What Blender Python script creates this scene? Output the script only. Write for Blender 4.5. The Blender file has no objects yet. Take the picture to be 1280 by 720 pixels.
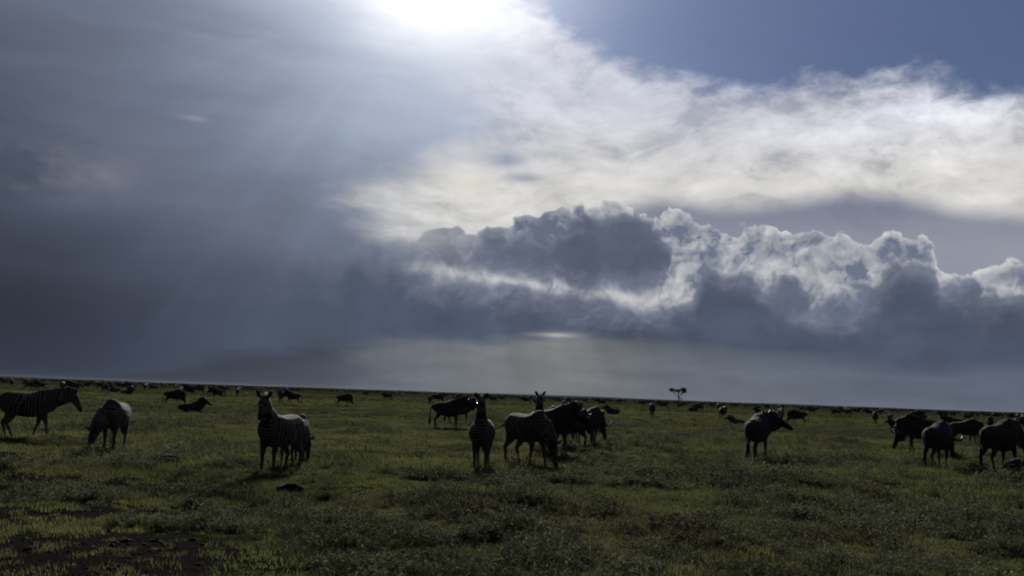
import bpy, bmesh, math, random
import numpy as np
from mathutils import Vector, Matrix, noise as mnoise

R = math.radians
scene = bpy.context.scene
col = scene.collection
random.seed(7)
rng = np.random.default_rng(7)

# ------------------------------------------------------------------ camera
CAM_H = 1.80
PITCH, ROLL = 6.85, 2.0
LENS = 31.16
cam_data = bpy.data.cameras.new('camera')
cam_data.lens = LENS
cam_data.sensor_width = 36.0
cam_data.clip_start = 0.1
cam_data.clip_end = 60000.0
cam = bpy.data.objects.new('camera', cam_data)
col.objects.link(cam)
CAM_ROT = Matrix.Rotation(R(90 + PITCH), 4, 'X') @ Matrix.Rotation(R(ROLL), 4, 'Z')
cam.matrix_world = Matrix.Translation((0, 0, CAM_H)) @ CAM_ROT
scene.camera = cam
FPX = LENS / 36.0 * 1280.0


def ray(px, py):
    """view direction of a point of the 1280 x 720 photograph"""
    d = CAM_ROT.to_3x3() @ Vector(((px - 640) / FPX, -(py - 360) / FPX, -1.0))
    return d.normalized()


def azel(px, py):
    d = ray(px, py)
    return math.degrees(math.atan2(d.x, d.y)), math.degrees(math.asin(d.z))


def ground_at(px, py):
    d = ray(px, py)
    t = CAM_H / max(1e-5, -d.z)
    return d.x * t, d.y * t


# ------------------------------------------------------------------ render settings
scene.view_settings.view_transform = 'Standard'
scene.view_settings.look = 'None'
scene.view_settings.exposure = 0.0
scene.view_settings.gamma = 1.0
scene.view_settings.use_curve_mapping = False
scene.render.engine = 'CYCLES'
scene.cycles.use_denoising = True
scene.cycles.max_bounces = 6
scene.cycles.transparent_max_bounces = 6
scene.cycles.volume_bounces = 1
scene.cycles.filter_width = 1.9
scene.cycles.use_adaptive_sampling = True
scene.cycles.adaptive_threshold = 0.018
scene.cycles.adaptive_min_samples = 8

# ------------------------------------------------------------------ sun and sky
SUN_AZ, SUN_EL = azel(548, -52)          # just above the frame, behind thin cloud
SUN_DIR = Vector((math.sin(R(SUN_AZ)) * math.cos(R(SUN_EL)),
                  math.cos(R(SUN_AZ)) * math.cos(R(SUN_EL)), math.sin(R(SUN_EL))))
sun_data = bpy.data.lights.new('sun', 'SUN')
sun_data.energy = 4.0
sun_data.angle = R(6.0)
sun_data.color = (1.0, 0.95, 0.86)
sun = bpy.data.objects.new('sun', sun_data)
col.objects.link(sun)
sun.rotation_euler = (-SUN_DIR).to_track_quat('-Z', 'Y').to_euler()
sun.location = (0, 0, 50)

world = bpy.data.worlds.new('World')
scene.world = world
world.use_nodes = True
WT = world.node_tree
WT.nodes.clear()


class NB:
    """small expression builder for shader node trees"""
    def __init__(self, tree):
        self.t = tree

    def node(self, typ, **kw):
        n = self.t.nodes.new(typ)
        for k, v in kw.items():
            setattr(n, k, v)
        return n

    def put(self, sock, v):
        if isinstance(v, E):
            self.t.links.new(v.s, sock)
        else:
            if sock.type == 'RGBA' and isinstance(v, (tuple, list)) and len(v) == 3:
                v = (*v, 1)
            sock.default_value = v

    def m(self, op, a, b=0.0, c=0.0, clamp=False):
        n = self.node('ShaderNodeMath', operation=op, use_clamp=clamp)
        for i, v in enumerate((a, b, c)):
            self.put(n.inputs[i], v)
        return E(self, n.outputs[0])

    def vm(self, op, a, b=(0, 0, 0), scale=None):
        n = self.node('ShaderNodeVectorMath', operation=op)
        self.put(n.inputs[0], a)
        self.put(n.inputs[1], b)
        if scale is not None:
            self.put(n.inputs['Scale'], scale)
        return E(self, n.outputs['Value' if op in ('DOT_PRODUCT', 'LENGTH') else 'Vector'])

    def step(self, v, a, b, lo=0.0, hi=1.0):
        n = self.node('ShaderNodeMapRange', interpolation_type='SMOOTHSTEP', clamp=True)
        for i, q in enumerate((v, a, b, lo, hi)):
            self.put(n.inputs[i], q)
        return E(self, n.outputs[0])

    def lin(self, v, a, b, lo=0.0, hi=1.0):
        n = self.node('ShaderNodeMapRange', clamp=True)
        for i, q in enumerate((v, a, b, lo, hi)):
            self.put(n.inputs[i], q)
        return E(self, n.outputs[0])

    def noise(self, vec, scale, detail=4, rough=0.55, lac=2.0, dist=0.0, dim='3D'):
        n = self.node('ShaderNodeTexNoise', noise_dimensions=dim)
        self.put(n.inputs['Vector'], vec)
        self.put(n.inputs['Scale'], scale)
        n.inputs['Detail'].default_value = detail
        n.inputs['Roughness'].default_value = rough
        n.inputs['Lacunarity'].default_value = lac
        n.inputs['Distortion'].default_value = dist
        return E(self, n.outputs[0]), E(self, n.outputs[1])

    def voro(self, vec, scale, detail=2, rough=0.5):
        n = self.node('ShaderNodeTexVoronoi', feature='F1', voronoi_dimensions='2D')
        self.put(n.inputs['Vector'], vec)
        self.put(n.inputs['Scale'], scale)
        n.inputs['Detail'].default_value = detail
        n.inputs['Roughness'].default_value = rough
        return E(self, n.outputs['Distance'])

    def curve(self, v, pts, lo, hi):
        """piecewise function through (x, y) points; x over lo..hi, smooth"""
        ys = [p[1] for p in pts]
        y0, y1 = min(ys), max(ys)
        if y1 - y0 < 1e-6:
            y1 = y0 + 1
        n = self.node('ShaderNodeFloatCurve')
        c = n.mapping.curves[0]
        P = [((x - lo) / (hi - lo), (y - y0) / (y1 - y0)) for x, y in pts]
        while len(c.points) < len(P):
            c.points.new(0.5, 0.5)
        for q, (x, y) in zip(c.points, P):
            q.location = (x, y)
            q.handle_type = 'AUTO_CLAMPED'
        n.mapping.use_clip = True
        n.mapping.update()
        self.put(n.inputs['Factor'], 1.0)
        self.put(n.inputs['Value'], self.lin(v, lo, hi))
        return E(self, n.outputs[0]) * (y1 - y0) + y0

    def mix(self, f, a, b):
        n = self.node('ShaderNodeMix', data_type='RGBA')
        n.clamp_factor = True
        self.put(n.inputs['Factor'], f)
        self.put(n.inputs[6], a)
        self.put(n.inputs[7], b)
        return E(self, n.outputs[2])

    def cop(self, mode, a, b):
        n = self.node('ShaderNodeMix', data_type='RGBA', blend_type=mode)
        n.inputs['Factor'].default_value = 1.0
        self.put(n.inputs[6], a)
        self.put(n.inputs[7], b)
        return E(self, n.outputs[2])

    def ramp(self, f, stops):
        n = self.node('ShaderNodeValToRGB')
        e = n.color_ramp.elements
        while len(e) < len(stops):
            e.new(0.5)
        for q, (p, c) in zip(e, stops):
            q.position = p
            q.color = (*c, 1)
        self.put(n.inputs[0], f)
        return E(self, n.outputs[0])

    def xyz(self, x, y, z):
        n = self.node('ShaderNodeCombineXYZ')
        for i, v in enumerate((x, y, z)):
            self.put(n.inputs[i], v)
        return E(self, n.outputs[0])

    def split(self, v):
        n = self.node('ShaderNodeSeparateXYZ')
        self.put(n.inputs[0], v)
        return [E(self, o) for o in n.outputs]


class E:
    def __init__(self, nb, s):
        self.nb, self.s = nb, s

    def __add__(self, o): return self.nb.m('ADD', self, o)
    __radd__ = __add__
    def __sub__(self, o): return self.nb.m('SUBTRACT', self, o)
    def __rsub__(self, o): return self.nb.m('SUBTRACT', o, self)
    def __mul__(self, o): return self.nb.m('MULTIPLY', self, o)
    __rmul__ = __mul__
    def __truediv__(self, o): return self.nb.m('DIVIDE', self, o)
    def __neg__(self): return self.nb.m('MULTIPLY', self, -1.0)


def srgb(r, g, b):
    f = lambda c: c / 12.92 if c <= 0.04045 else ((c + 0.055) / 1.055) ** 2.4
    return tuple(f(c / 255.0) for c in (r, g, b))


def build_sky():
    nb = NB(WT)
    D = E(nb, nb.node('ShaderNodeTexCoord').outputs['Generated'])
    D = nb.vm('NORMALIZE', D)
    x, y, z = nb.split(D)
    U = nb.m('ARCTAN2', x, y) * (180 / math.pi)          # azimuth, degrees
    V = nb.m('ARCSINE', z) * (180 / math.pi)             # elevation, degrees
    DD = nb.vm('SCALE', D, scale=180 / math.pi)          # one unit is one degree
    flat = nb.vm('MULTIPLY', DD, (0.42, 0.42, 1.0))      # layered cloud: stretched sideways
    cosT = nb.vm('DOT_PRODUCT', D, tuple(SUN_DIR))
    T = nb.m('ARCCOSINE', nb.m('MINIMUM', cosT, 0.99999)) * (180 / math.pi)

    def warp(vec, scale, amp):
        _, c = nb.noise(vec, scale, 2)
        off = nb.vm('SCALE', nb.vm('SUBTRACT', c, (0.5, 0.5, 0.5)), scale=amp)
        return nb.vm('ADD', vec, off)

    def edge(points, lo=-40, hi=40):
        """a curve over azimuth given by points of the photograph"""
        pts = [azel(px, py) for px, py in points]
        return nb.curve(U, pts, lo, hi)

    front = nb.step(y, -0.25, 0.35)                      # the half of the sky with the sun

    # --- clear blue
    sky = nb.node('ShaderNodeTexSky', sky_type='NISHITA')
    sky.sun_disc = False
    sky.sun_elevation = R(SUN_EL)
    sky.sun_rotation = R(SUN_AZ)
    sky.altitude = 1600
    sky.air_density = 1.0
    sky.dust_density = 0.6
    sky.ozone_density = 2.0
    sky_c = nb.vm('SCALE', E(nb, sky.outputs[0]), scale=0.062)
    c = nb.mix(0.35, nb.cop('MULTIPLY', sky_c, (0.60, 0.56, 0.62)), srgb(90, 104, 146))
    c = nb.cop('ADD', c, nb.vm('SCALE', (0.60, 0.80, 1.15), scale=nb.m('EXPONENT', T * (-1 / 9.0)) * 0.45))

    # --- aureole of the veiled sun
    g_wide = nb.m('EXPONENT', T * (-1 / 11.4))
    g_mid = nb.m('EXPONENT', T * (-1 / 5.0))
    n_wisp, _ = nb.noise(warp(flat, 0.10, 3.0), 0.28, 6, 0.58)
    n_soft, _ = nb.noise(flat, 0.085, 4, 0.5)
    n_broad, _ = nb.noise(flat, 0.03, 3, 0.5)

    # --- bright high sheet on the right
    top = edge([(-100, -400), (300, -300), (520, -150), (640, -30), (690, 18), (740, 62), (800, 95), (900, 112), (1000, 102), (1100, 92), (1200, 98), (1290, 104), (1400, 80), (1700, -40)], -60, 60)
    fib, _ = nb.noise(nb.vm('MULTIPLY', warp(DD, 0.35, 2.2), (0.55, 0.55, 1.0)), 1.0, 7, 0.62)
    streak, _ = nb.noise(nb.vm('MULTIPLY', warp(DD, 0.09, 5.0), (0.40, 0.40, 1.0)), 0.48, 8, 0.62)
    dsheet = top - V + (n_wisp - 0.5) * 5.0 + (n_soft - 0.5) * 2.0 + (fib - 0.5) * 2.6
    a_sheet = nb.step(dsheet, -0.9, 1.3) * nb.step(U, 62, 40) * nb.step(streak + (fib - 0.5) * 0.35, 0.34, 0.50, 0.80, 1.0)
    sheet_l = nb.lin(streak, 0.33, 0.68, 0.72, 1.18)
    bright_r = nb.m('EXPONENT', (nb.m('POWER', (U - azel(1160, 150)[0]) * (1 / 8.0), 2.0)
                                 + nb.m('POWER', (V - azel(1160, 150)[1]) * (1 / 2.6), 2.0)) * -1.0)
    sheet_l = sheet_l * (0.86 + 0.20 * bright_r) + g_mid * 0.55 + (n_soft - 0.5) * 0.22 + (fib - 0.5) * (0.08 + 0.85 * bright_r)
    warm = nb.step(V, azel(800, 120)[1], azel(800, 250)[1])
    sheet_col = nb.mix(warm, srgb(214, 217, 229), srgb(228, 226, 222))
    sheet_col = nb.vm('SCALE', sheet_col, scale=sheet_l)
    c = nb.mix(a_sheet * 0.97, c, sheet_col)

    # --- grey lens cloud under the sheet
    ltop = edge([(300, 300), (640, 262), (760, 250), (840, 238), (920, 246), (980, 240), (1060, 232), (1140, 238), (1200, 252), (1300, 262), (1450, 270)])
    a_lens = nb.step(ltop - V + (n_soft - 0.5) * 2.2 + (n_wisp - 0.5) * 0.8, -0.2, 1.5) * nb.step(U, azel(640, 270)[0], azel(830, 270)[0])
    lens_col = nb.mix(nb.step(V, azel(1100, 330)[1], azel(1100, 250)[1]), srgb(138, 142, 158), srgb(112, 118, 140))
    c = nb.mix(a_lens * 0.9, c, lens_col)

    # --- big grey veil with rain on the left: lit through by the sun, darker away from it
    n_lay, _ = nb.noise(nb.vm('MULTIPLY', warp(DD, 0.12, 3.0), (0.16, 0.16, 1.0)), 0.36, 6, 0.58)
    edge_n = (n_wisp - 0.5) * 9.0 + (n_soft - 0.5) * 9.0 + (n_lay - 0.5) * 20.0
    diag = nb.curve(V, [(-5, azel(470, 520)[0]), (azel(430, 330)[1], azel(560, 330)[0]), (azel(560, 260)[1], azel(545, 260)[0]),
                        (azel(560, 190)[1], azel(545, 190)[0]), (azel(600, 130)[1], azel(590, 130)[0]), (azel(640, 70)[1], azel(640, 70)[0]),
                        (azel(640, 30)[1], azel(600, 30)[0]), (30, azel(500, -60)[0]), (60, -20)], -5, 60)
    a_veil = nb.step(diag - U + edge_n, -4.5, 6.5)
    a_veil = nb.m('MAXIMUM', a_veil, 1.0 - front)
    lum = g_wide * 0.64 + g_mid * 0.12
    lum = (lum + nb.step(V, 6, 26) * 0.05) * nb.step(V, 1.0, 10.0, 0.42, 1.0) + 0.018
    back = nb.step(nb.noise(flat, 0.05, 5, 0.55)[0], 0.42, 0.62, 0.03, 0.085)
    lum = lum * front + back * (1.0 - front)
    lum = lum * nb.lin(n_broad, 0.3, 0.7, 0.82, 1.18) * nb.lin(n_soft, 0.3, 0.7, 0.93, 1.07) * nb.lin(n_lay, 0.3, 0.7, 0.87, 1.14)
    veil_col = nb.mix(nb.step(lum, 0.03, 0.25), (0.82, 0.98, 1.44), (0.84, 1.0, 1.34))
    veil_col = nb.mix(nb.step(lum, 0.28, 0.8), veil_col, (0.97, 1.0, 1.06))
    veil_col = nb.vm('SCALE', veil_col, scale=lum)
    c = nb.mix(a_veil, c, veil_col)

    # pale scraps in the veil
    def scrap(px, py, rx, ry, amt, colr):
        u0, v0 = azel(px, py)
        q = nb.m('POWER', (U - u0) * (1 / rx), 2.0) + nb.m('POWER', (V - v0) * (1 / ry), 2.0)
        a = nb.m('EXPONENT', q * -1.0) * nb.lin(n_wisp, 0.36, 0.62) * amt
        return nb.mix(a, c, colr)
    c = scrap(60, 208, 4.4, 1.5, 1.0, srgb(132, 134, 148))
    c = scrap(243, 148, 0.8, 0.16, 0.5, srgb(150, 156, 174))
    c = scrap(590, 230, 2.6, 0.9, 0.9, srgb(216, 212, 202))
    c = scrap(600, 195, 2.6, 0.7, 0.6, srgb(190, 190, 196))
    c = scrap(632, 200, 1.3, 0.5, 0.9, srgb(136, 146, 168))
    c = scrap(655, 223, 1.4, 0.35, 0.9, srgb(150, 154, 170))

    # --- glare of the sun through the cloud edge
    T2 = nb.m('MAXIMUM', T + (n_wisp - 0.5) * 9.0 + (n_soft - 0.5) * 6.0, 0.0)
    g_tight = nb.m('EXPONENT', nb.m('POWER', T2 * (1 / 5.6), 1.45) * -1.0)
    rag = edge([(200, -20), (400, 2), (480, 28), (560, 46), (650, 66), (720, 52), (780, 20), (900, -40)])
    g_tight = g_tight * nb.step(V - rag + (n_wisp - 0.5) * 7.0, -4.6, 3.0)
    glare = g_tight * 0.8 * nb.lin(n_wisp * 0.6 + n_soft * 0.4, 0.36, 0.62, 0.25, 1.3) + g_mid * 0.30
    c = nb.cop('ADD', c, nb.vm('SCALE', (1.0, 0.97, 0.92), scale=glare))

    # --- far band under the cumulus base
    P = nb.xyz(U, V, 0.0)
    low = nb.step(V, azel(700, 350)[1], azel(700, 400)[1])
    lowx = nb.curve(U, [(-40, 0.0), (azel(220, 450)[0], 0.04), (azel(380, 450)[0], 0.40), (azel(520, 450)[0], 0.90), (azel(650, 450)[0], 1.0), (azel(900, 450)[0], 1.0), (azel(1280, 450)[0], 1.0), (40, 1.0)], -40, 40)
    low_c = nb.ramp(nb.lin(U, azel(400, 450)[0], azel(1280, 450)[0]),
                    [(0.0, srgb(74, 79, 92)), (0.16, srgb(100, 106, 115)), (0.35, srgb(120, 122, 122)), (0.55, srgb(104, 111, 121)), (0.8, srgb(92, 99, 115)), (1.0, srgb(90, 98, 117))])
    n_low, _ = nb.noise(nb.vm('MULTIPLY', P, (0.3, 1.6, 1.0)), 0.5, 5, 0.55, dim='2D')
    low_c = nb.vm('SCALE', low_c, scale=nb.lin(n_low, 0.3, 0.7, 0.86, 1.12))
    c = nb.mix(low * lowx * front, c, low_c)

    # --- cumulus bank: billows, each lit on the side towards the sun
    _, wc = nb.noise(P, 0.35, 3, 0.6, dim='2D')
    Pw = nb.vm('ADD', P, nb.vm('SCALE', nb.vm('SUBTRACT', wc, (0.5, 0.5, 0.5)), scale=1.5))
    _, wf = nb.noise(P, 2.4, 3, 0.6, dim='2D')
    Pw = nb.vm('ADD', Pw, nb.vm('SCALE', nb.vm('SUBTRACT', wf, (0.5, 0.5, 0.5)), scale=0.17))

    def billow(p):
        return (0.5 - nb.voro(p, 0.36, 1.0, 0.45)) * 1.5 + (0.45 - nb.voro(p, 1.25, 1.0, 0.5)) * 0.40
    bump = billow(Pw)
    relief = bump - billow(nb.vm('ADD', Pw, (-0.10, 0.22, 0.0)))
    s1, _ = nb.noise(Pw, 0.8, 6, 0.62, dim='2D')
    s2, _ = nb.noise(nb.vm('ADD', Pw, (40.0, 11.0, 0.0)), 0.33, 4, 0.55, dim='2D')

    base_y = edge([(-100, 500), (150, 470), (330, 440), (450, 428), (560, 424), (700, 424), (850, 430), (930, 440), (1050, 448), (1160, 458), (1300, 454), (1450, 450)])
    base = nb.step(V - base_y + (n_soft - 0.5) * 1.6 + (n_low - 0.5) * 1.8, -0.8, 0.35)
    zone = nb.step(U, -39.5, -36) * nb.step(U, 39.5, 36)
    right = nb.step(U, azel(540, 300)[0], azel(800, 300)[0], 0.12, 1.0)

    # sunlit towers behind
    t1 = edge([(0, 420), (300, 345), (420, 312), (500, 290), (590, 278), (680, 266), (760, 252), (830, 264), (900, 272), (960, 282), (1040, 292), (1100, 296), (1155, 295), (1178, 326), (1230, 324), (1290, 328), (1450, 345)])
    d1 = t1 - V + bump
    a1 = nb.step(d1, -0.06, 0.20)
    rim1 = nb.m('EXPONENT', nb.m('MAXIMUM', d1, 0.0) * -4.0)
    patch = nb.step(s2, 0.42, 0.56)
    gap_v = nb.curve(U, [azel(470, 328), azel(530, 336), azel(590, 344), azel(640, 352), azel(700, 361), azel(760, 369), azel(830, 376), azel(870, 372)], azel(470, 330)[0], azel(870, 380)[0])
    gap = nb.m('EXPONENT', nb.m('POWER', (V - gap_v) * 1.9, 2.0) * -1.0) * nb.step(U, azel(480, 330)[0], azel(560, 330)[0]) * nb.step(U, azel(900, 330)[0], azel(845, 330)[0])
    lit = patch * 0.36 + nb.lin(relief, -0.25, 0.35, -0.12, 0.22) + (s1 - 0.5) * 1.25 + rim1 * 0.68 + gap * 0.34
    tower = nb.mix(lit, srgb(108, 116, 136), srgb(216, 216, 216))
    tower_dim = nb.mix(lit * 0.9, srgb(88, 96, 115), srgb(142, 148, 162))
    tower = nb.mix(nb.m('MAXIMUM', right, gap * 0.75), tower_dim, tower)
    base_t = nb.step(V - base_y, 0.8, 2.2)
    c = nb.mix(a1 * base_t * zone * nb.step(U, azel(380, 330)[0], azel(660, 300)[0], 0.0, 1.0), c, tower)

    # dark mass: colours graded by thickness and large soft folds
    P3 = nb.vm('ADD', Pw, (31.0, 17.0, 0.0))
    bump3 = billow(P3)
    relief3 = bump3 - billow(nb.vm('ADD', P3, (-0.10, 0.22, 0.0)))
    folds, _ = nb.noise(nb.vm('MULTIPLY', Pw, (0.6, 1.0, 1.0)), 0.30, 5, 0.6, dim='2D')

    def mass(d, soft, lo):
        k = nb.mix(nb.step(d, 0.0, 2.4), srgb(104, 111, 130), lo)
        k = nb.mix(nb.lin(relief3 + (s1 - 0.5) * 0.5, -0.1, 0.35, 0.0, 0.36) * nb.step(d, 3.0, 0.2), k, srgb(156, 160, 172))
        return nb.vm('SCALE', k, scale=nb.lin(folds, 0.3, 0.7, 0.82, 1.14))

    # the lump that stands in front of the bright gap
    lt = edge([(420, 400), (540, 345), (585, 310), (604, 290), (640, 280), (700, 270), (760, 260), (800, 266), (828, 286), (842, 330), (870, 420), (1000, 460)])
    lb = edge([(420, 300), (560, 328), (590, 337), (640, 350), (700, 358), (760, 367), (800, 371), (826, 356), (846, 318), (870, 260), (1000, 240)])
    dl = nb.m('MINIMUM', lt - V + bump3 * 0.8, V - lb + bump * 0.55 + (s1 - 0.5) * 0.7)
    al = nb.step(dl, -0.12, 0.55)
    c = nb.mix(al * zone, c, mass(dl * 1.6, 0.0, srgb(92, 100, 118)))

    # the long base
    t2 = edge([(-60, 408), (60, 396), (200, 372), (310, 348), (400, 332), (470, 326), (530, 337), (590, 346), (640, 354), (700, 363), (760, 372), (830, 380), (848, 368), (872, 350), (900, 318), (950, 336), (1000, 350), (1040, 372), (1080, 350), (1120, 318), (1160, 310), (1175, 342), (1240, 350), (1300, 350), (1450, 352)])
    amp = nb.step(nb.m('ABSOLUTE', U - azel(690, 360)[0]), 4.0, 9.0, 0.35, 1.25)
    d2 = t2 - V + bump3 * amp + (s1 - 0.5) * 0.8
    soft2 = nb.step(U, azel(560, 330)[0], azel(330, 330)[0], 0.0, 1.6)
    a2 = nb.step(d2, -0.10 - soft2, 0.60 + soft2)
    body = mass(d2, soft2, srgb(78, 87, 106))
    body = nb.mix(nb.step(U, azel(640, 380)[0], azel(360, 380)[0]) * 0.8, body, srgb(74, 84, 101))
    body = nb.mix(nb.step(U, azel(330, 380)[0], azel(60, 380)[0]), body, srgb(56, 62, 80))
    left_fade = nb.step(U, azel(-250, 380)[0], azel(420, 330)[0], 0.25, 1.0)
    c = nb.mix(a2 * base * left_fade * zone, c, body)

    c = scrap(703, 419, 1.5, 0.15, 0.85, srgb(168, 168, 168))

    # --- shafts of light fanning down from the sun
    sx = Vector((math.cos(R(SUN_AZ)), -math.sin(R(SUN_AZ)), 0))
    sy = SUN_DIR.cross(sx)
    fan = nb.m('ARCTAN2', nb.vm('DOT_PRODUCT', D, tuple(sx)), nb.vm('DOT_PRODUCT', D, tuple(sy)))
    sh, _ = nb.noise(nb.xyz(nb.m('SINE', fan), nb.m('COSINE', fan), 3.7), 5.0, 3, 0.6)
    shaft_zone = nb.step(T, 6, 14) * nb.step(T, 38, 24) * nb.step(V, 26, 20) * nb.step(V, -1, 3)
    c = nb.vm('SCALE', c, scale=1.0 + (sh - 0.5) * (0.30 + 1.15 * nb.step(V, 7, 3) * nb.step(U, azel(380, 450)[0], azel(540, 450)[0])) * shaft_zone)

    # horizon air
    hz = nb.step(V, 3.0, 0.0)
    c = nb.mix(hz * 0.25, c, nb.mix(nb.step(U, -30, -4), srgb(56, 62, 78), srgb(112, 116, 124)))

    bg = nb.node('ShaderNodeBackground')
    nb.put(bg.inputs[0], c)
    bg.inputs[1].default_value = 1.0
    out = nb.node('ShaderNodeOutputWorld')
    WT.links.new(bg.outputs[0], out.inputs[0])
    world.cycles.sampling_method = 'MANUAL'
    world.cycles.sample_map_resolution = 256


build_sky()


# ------------------------------------------------------------------ helpers
def tag(o, label=None, cat=None, group=None, kind=None):
    if label: o['label'] = label
    if cat: o['category'] = cat
    if group: o['group'] = group
    if kind: o['kind'] = kind
    return o


def mesh_obj(name, verts, faces, mat=None, parent=None, smooth=True, link=True):
    me = bpy.data.meshes.new(name)
    me.from_pydata([tuple(v) for v in verts], [], [tuple(f) for f in faces])
    me.update()
    if smooth:
        me.polygons.foreach_set('use_smooth', [True] * len(me.polygons))
    if mat: me.materials.append(mat)
    o = bpy.data.objects.new(name, me)
    if link: col.objects.link(o)
    if parent is not None: o.parent = parent
    return o


def empty(name, loc=(0, 0, 0), rz=0.0, sc=1.0):
    o = bpy.data.objects.new(name, None)
    o.empty_display_size = 0.2
    o.location = loc
    o.rotation_euler = (0, 0, rz)
    o.scale = (sc, sc, sc)
    col.objects.link(o)
    return o


def new_mat(name):
    m = bpy.data.materials.new(name)
    m.use_nodes = True
    m.node_tree.nodes.clear()
    nb = NB(m.node_tree)
    out = nb.node('ShaderNodeOutputMaterial')
    return m, nb, out


def principled(nb, out, color, rough=0.8, spec=0.3, normal=None):
    p = nb.node('ShaderNodeBsdfPrincipled')
    nb.put(p.inputs['Base Color'], color)
    nb.put(p.inputs['Roughness'], rough)
    p.inputs['Specular IOR Level'].default_value = spec
    if normal is not None: nb.put(p.inputs['Normal'], normal)
    nb.t.links.new(p.outputs[0], out.inputs[0])
    return p


def bump_normal(nb, height, strength=0.4, dist=0.1):
    n = nb.node('ShaderNodeBump')
    n.inputs['Strength'].default_value = strength
    n.inputs['Distance'].default_value = dist
    nb.put(n.inputs['Height'], height)
    return E(nb, n.outputs[0])


def attr(nb, name, out='Fac', typ='GEOMETRY'):
    n = nb.node('ShaderNodeAttribute', attribute_name=name, attribute_type=typ)
    return E(nb, n.outputs[out])


def plain_mat(name, color, rough=0.7, spec=0.3):
    m, nb, out = new_mat(name)
    tc = E(nb, nb.node('ShaderNodeTexCoord').outputs['Object'])
    n, _ = nb.noise(tc, 30.0, 3, 0.6)
    principled(nb, out, nb.mix(n, tuple(c * 0.7 for c in color), tuple(c * 1.3 for c in color)), rough, spec)
    return m


# ------------------------------------------------------------------ ground
def height(x, y):
    """gentle swells and hummocks of the plain, dying out with distance"""
    d = np.hypot(x, y)
    k = np.clip((90.0 - d) / 60.0, 0.0, 1.0)
    h = 0.045 * np.sin(0.55 * x + 1.3) * np.sin(0.47 * y + 0.4) + 0.03 * np.sin(1.3 * x - 0.7 * y) \
        + 0.025 * np.sin(0.9 * y + 2.1 * np.sin(0.33 * x)) + 0.02 * np.sin(2.3 * x + 1.1 * y + 0.5)
    az = np.arctan2(x, np.asarray(y) + 1e-9)
    k2 = np.clip((d - 2700.0) / 3000.0, 0.0, 1.0)
    return h * k + k2 * (3.5 + 2.2 * np.sin(9 * az + 1.0) + 1.6 * np.sin(23 * az) + 0.8 * np.sin(61 * az + 2.0))


def ground_hit(px, py):
    d = ray(px, py)
    t = CAM_H / max(1e-5, -d.z)
    for _ in range(12):
        t = (CAM_H - float(height(d.x * t, d.y * t))) / max(1e-5, -d.z)
    return d.x * t, d.y * t


SOIL = [(ground_at(*p), q) for p, q in (((60, 702), 1.9), ((190, 716), 0.7), ((0, 645), 1.5), ((140, 640), 1.15), ((190, 602), 1.2), ((30, 600), 1.1), ((-30, 570), 1.4))]


def soil_mask(x, y):
    m = np.zeros_like(np.asarray(x, float))
    for (sx, sy), q in SOIL:
        m = np.maximum(m, np.exp(-(((x - sx) / (q * 1.25)) ** 2 + ((y - sy) / q) ** 2)))
    return m


def build_ground():
    rings = [0.0] + list(np.geomspace(2.0, 13000.0, 300))
    nseg = 420
    verts = [(0, 0, 0)]
    ang = np.linspace(0, 2 * np.pi, nseg, endpoint=False)
    for r_ in rings[1:]:
        X, Y = r_ * np.cos(ang), r_ * np.sin(ang)
        Z = height(X, Y)
        verts += list(zip(X, Y, Z))
    faces = [(0, 1 + i, 1 + (i + 1) % nseg) for i in range(nseg)]
    for k in range(len(rings) - 2):
        a, b = 1 + k * nseg, 1 + (k + 1) * nseg
        faces += [(a + i, b + i, b + (i + 1) % nseg, a + (i + 1) % nseg) for i in range(nseg)]
    m, nb, out = new_mat('plain_turf')
    pos = E(nb, nb.node('ShaderNodeNewGeometry').outputs['Position'])
    n1, _ = nb.noise(pos, 0.09, 6, 0.6)
    n2, _ = nb.noise(pos, 0.9, 6, 0.65)
    n3, _ = nb.noise(pos, 9.0, 5, 0.7)
    far = nb.vm('MULTIPLY', pos, (0.006, 0.02, 0.0))
    n4, _ = nb.noise(far, 1.0, 5, 0.6)
    g = nb.mix(nb.step(n2, 0.38, 0.62), (0.014, 0.019, 0.008), (0.036, 0.044, 0.015))
    g = nb.mix(nb.step(n1, 0.50, 0.66) * 0.65, g, (0.050, 0.043, 0.022))
    g = nb.mix(nb.step(n4, 0.52, 0.66) * 0.6, g, (0.045, 0.038, 0.022))
    g = nb.mix(nb.step(n3, 0.35, 0.7) * 0.35, g, (0.028, 0.024, 0.014))
    soil = nb.mix(n3, (0.010, 0.009, 0.0088), (0.022, 0.0195, 0.0185))
    sm = attr(nb, 'soil')
    g = nb.mix(nb.step(sm + (n2 - 0.5) * 0.9, 0.35, 0.6), g, soil)
    nrm = bump_normal(nb, n2 * 0.6 + n3 * 0.5, 0.9, 0.12)
    dif = nb.node('ShaderNodeBsdfDiffuse')
    nb.put(dif.inputs[0], g)
    nb.put(dif.inputs['Normal'], nrm)
    nb.t.links.new(dif.outputs[0], out.inputs[0])
    o = mesh_obj('ground', verts, faces, m)
    a = o.data.attributes.new('soil', 'FLOAT', 'POINT')
    v = np.array(verts)
    a.data.foreach_set('value', soil_mask(v[:, 0], v[:, 1]))
    tag(o, kind='structure')
    return o


ground = build_ground()


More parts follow.
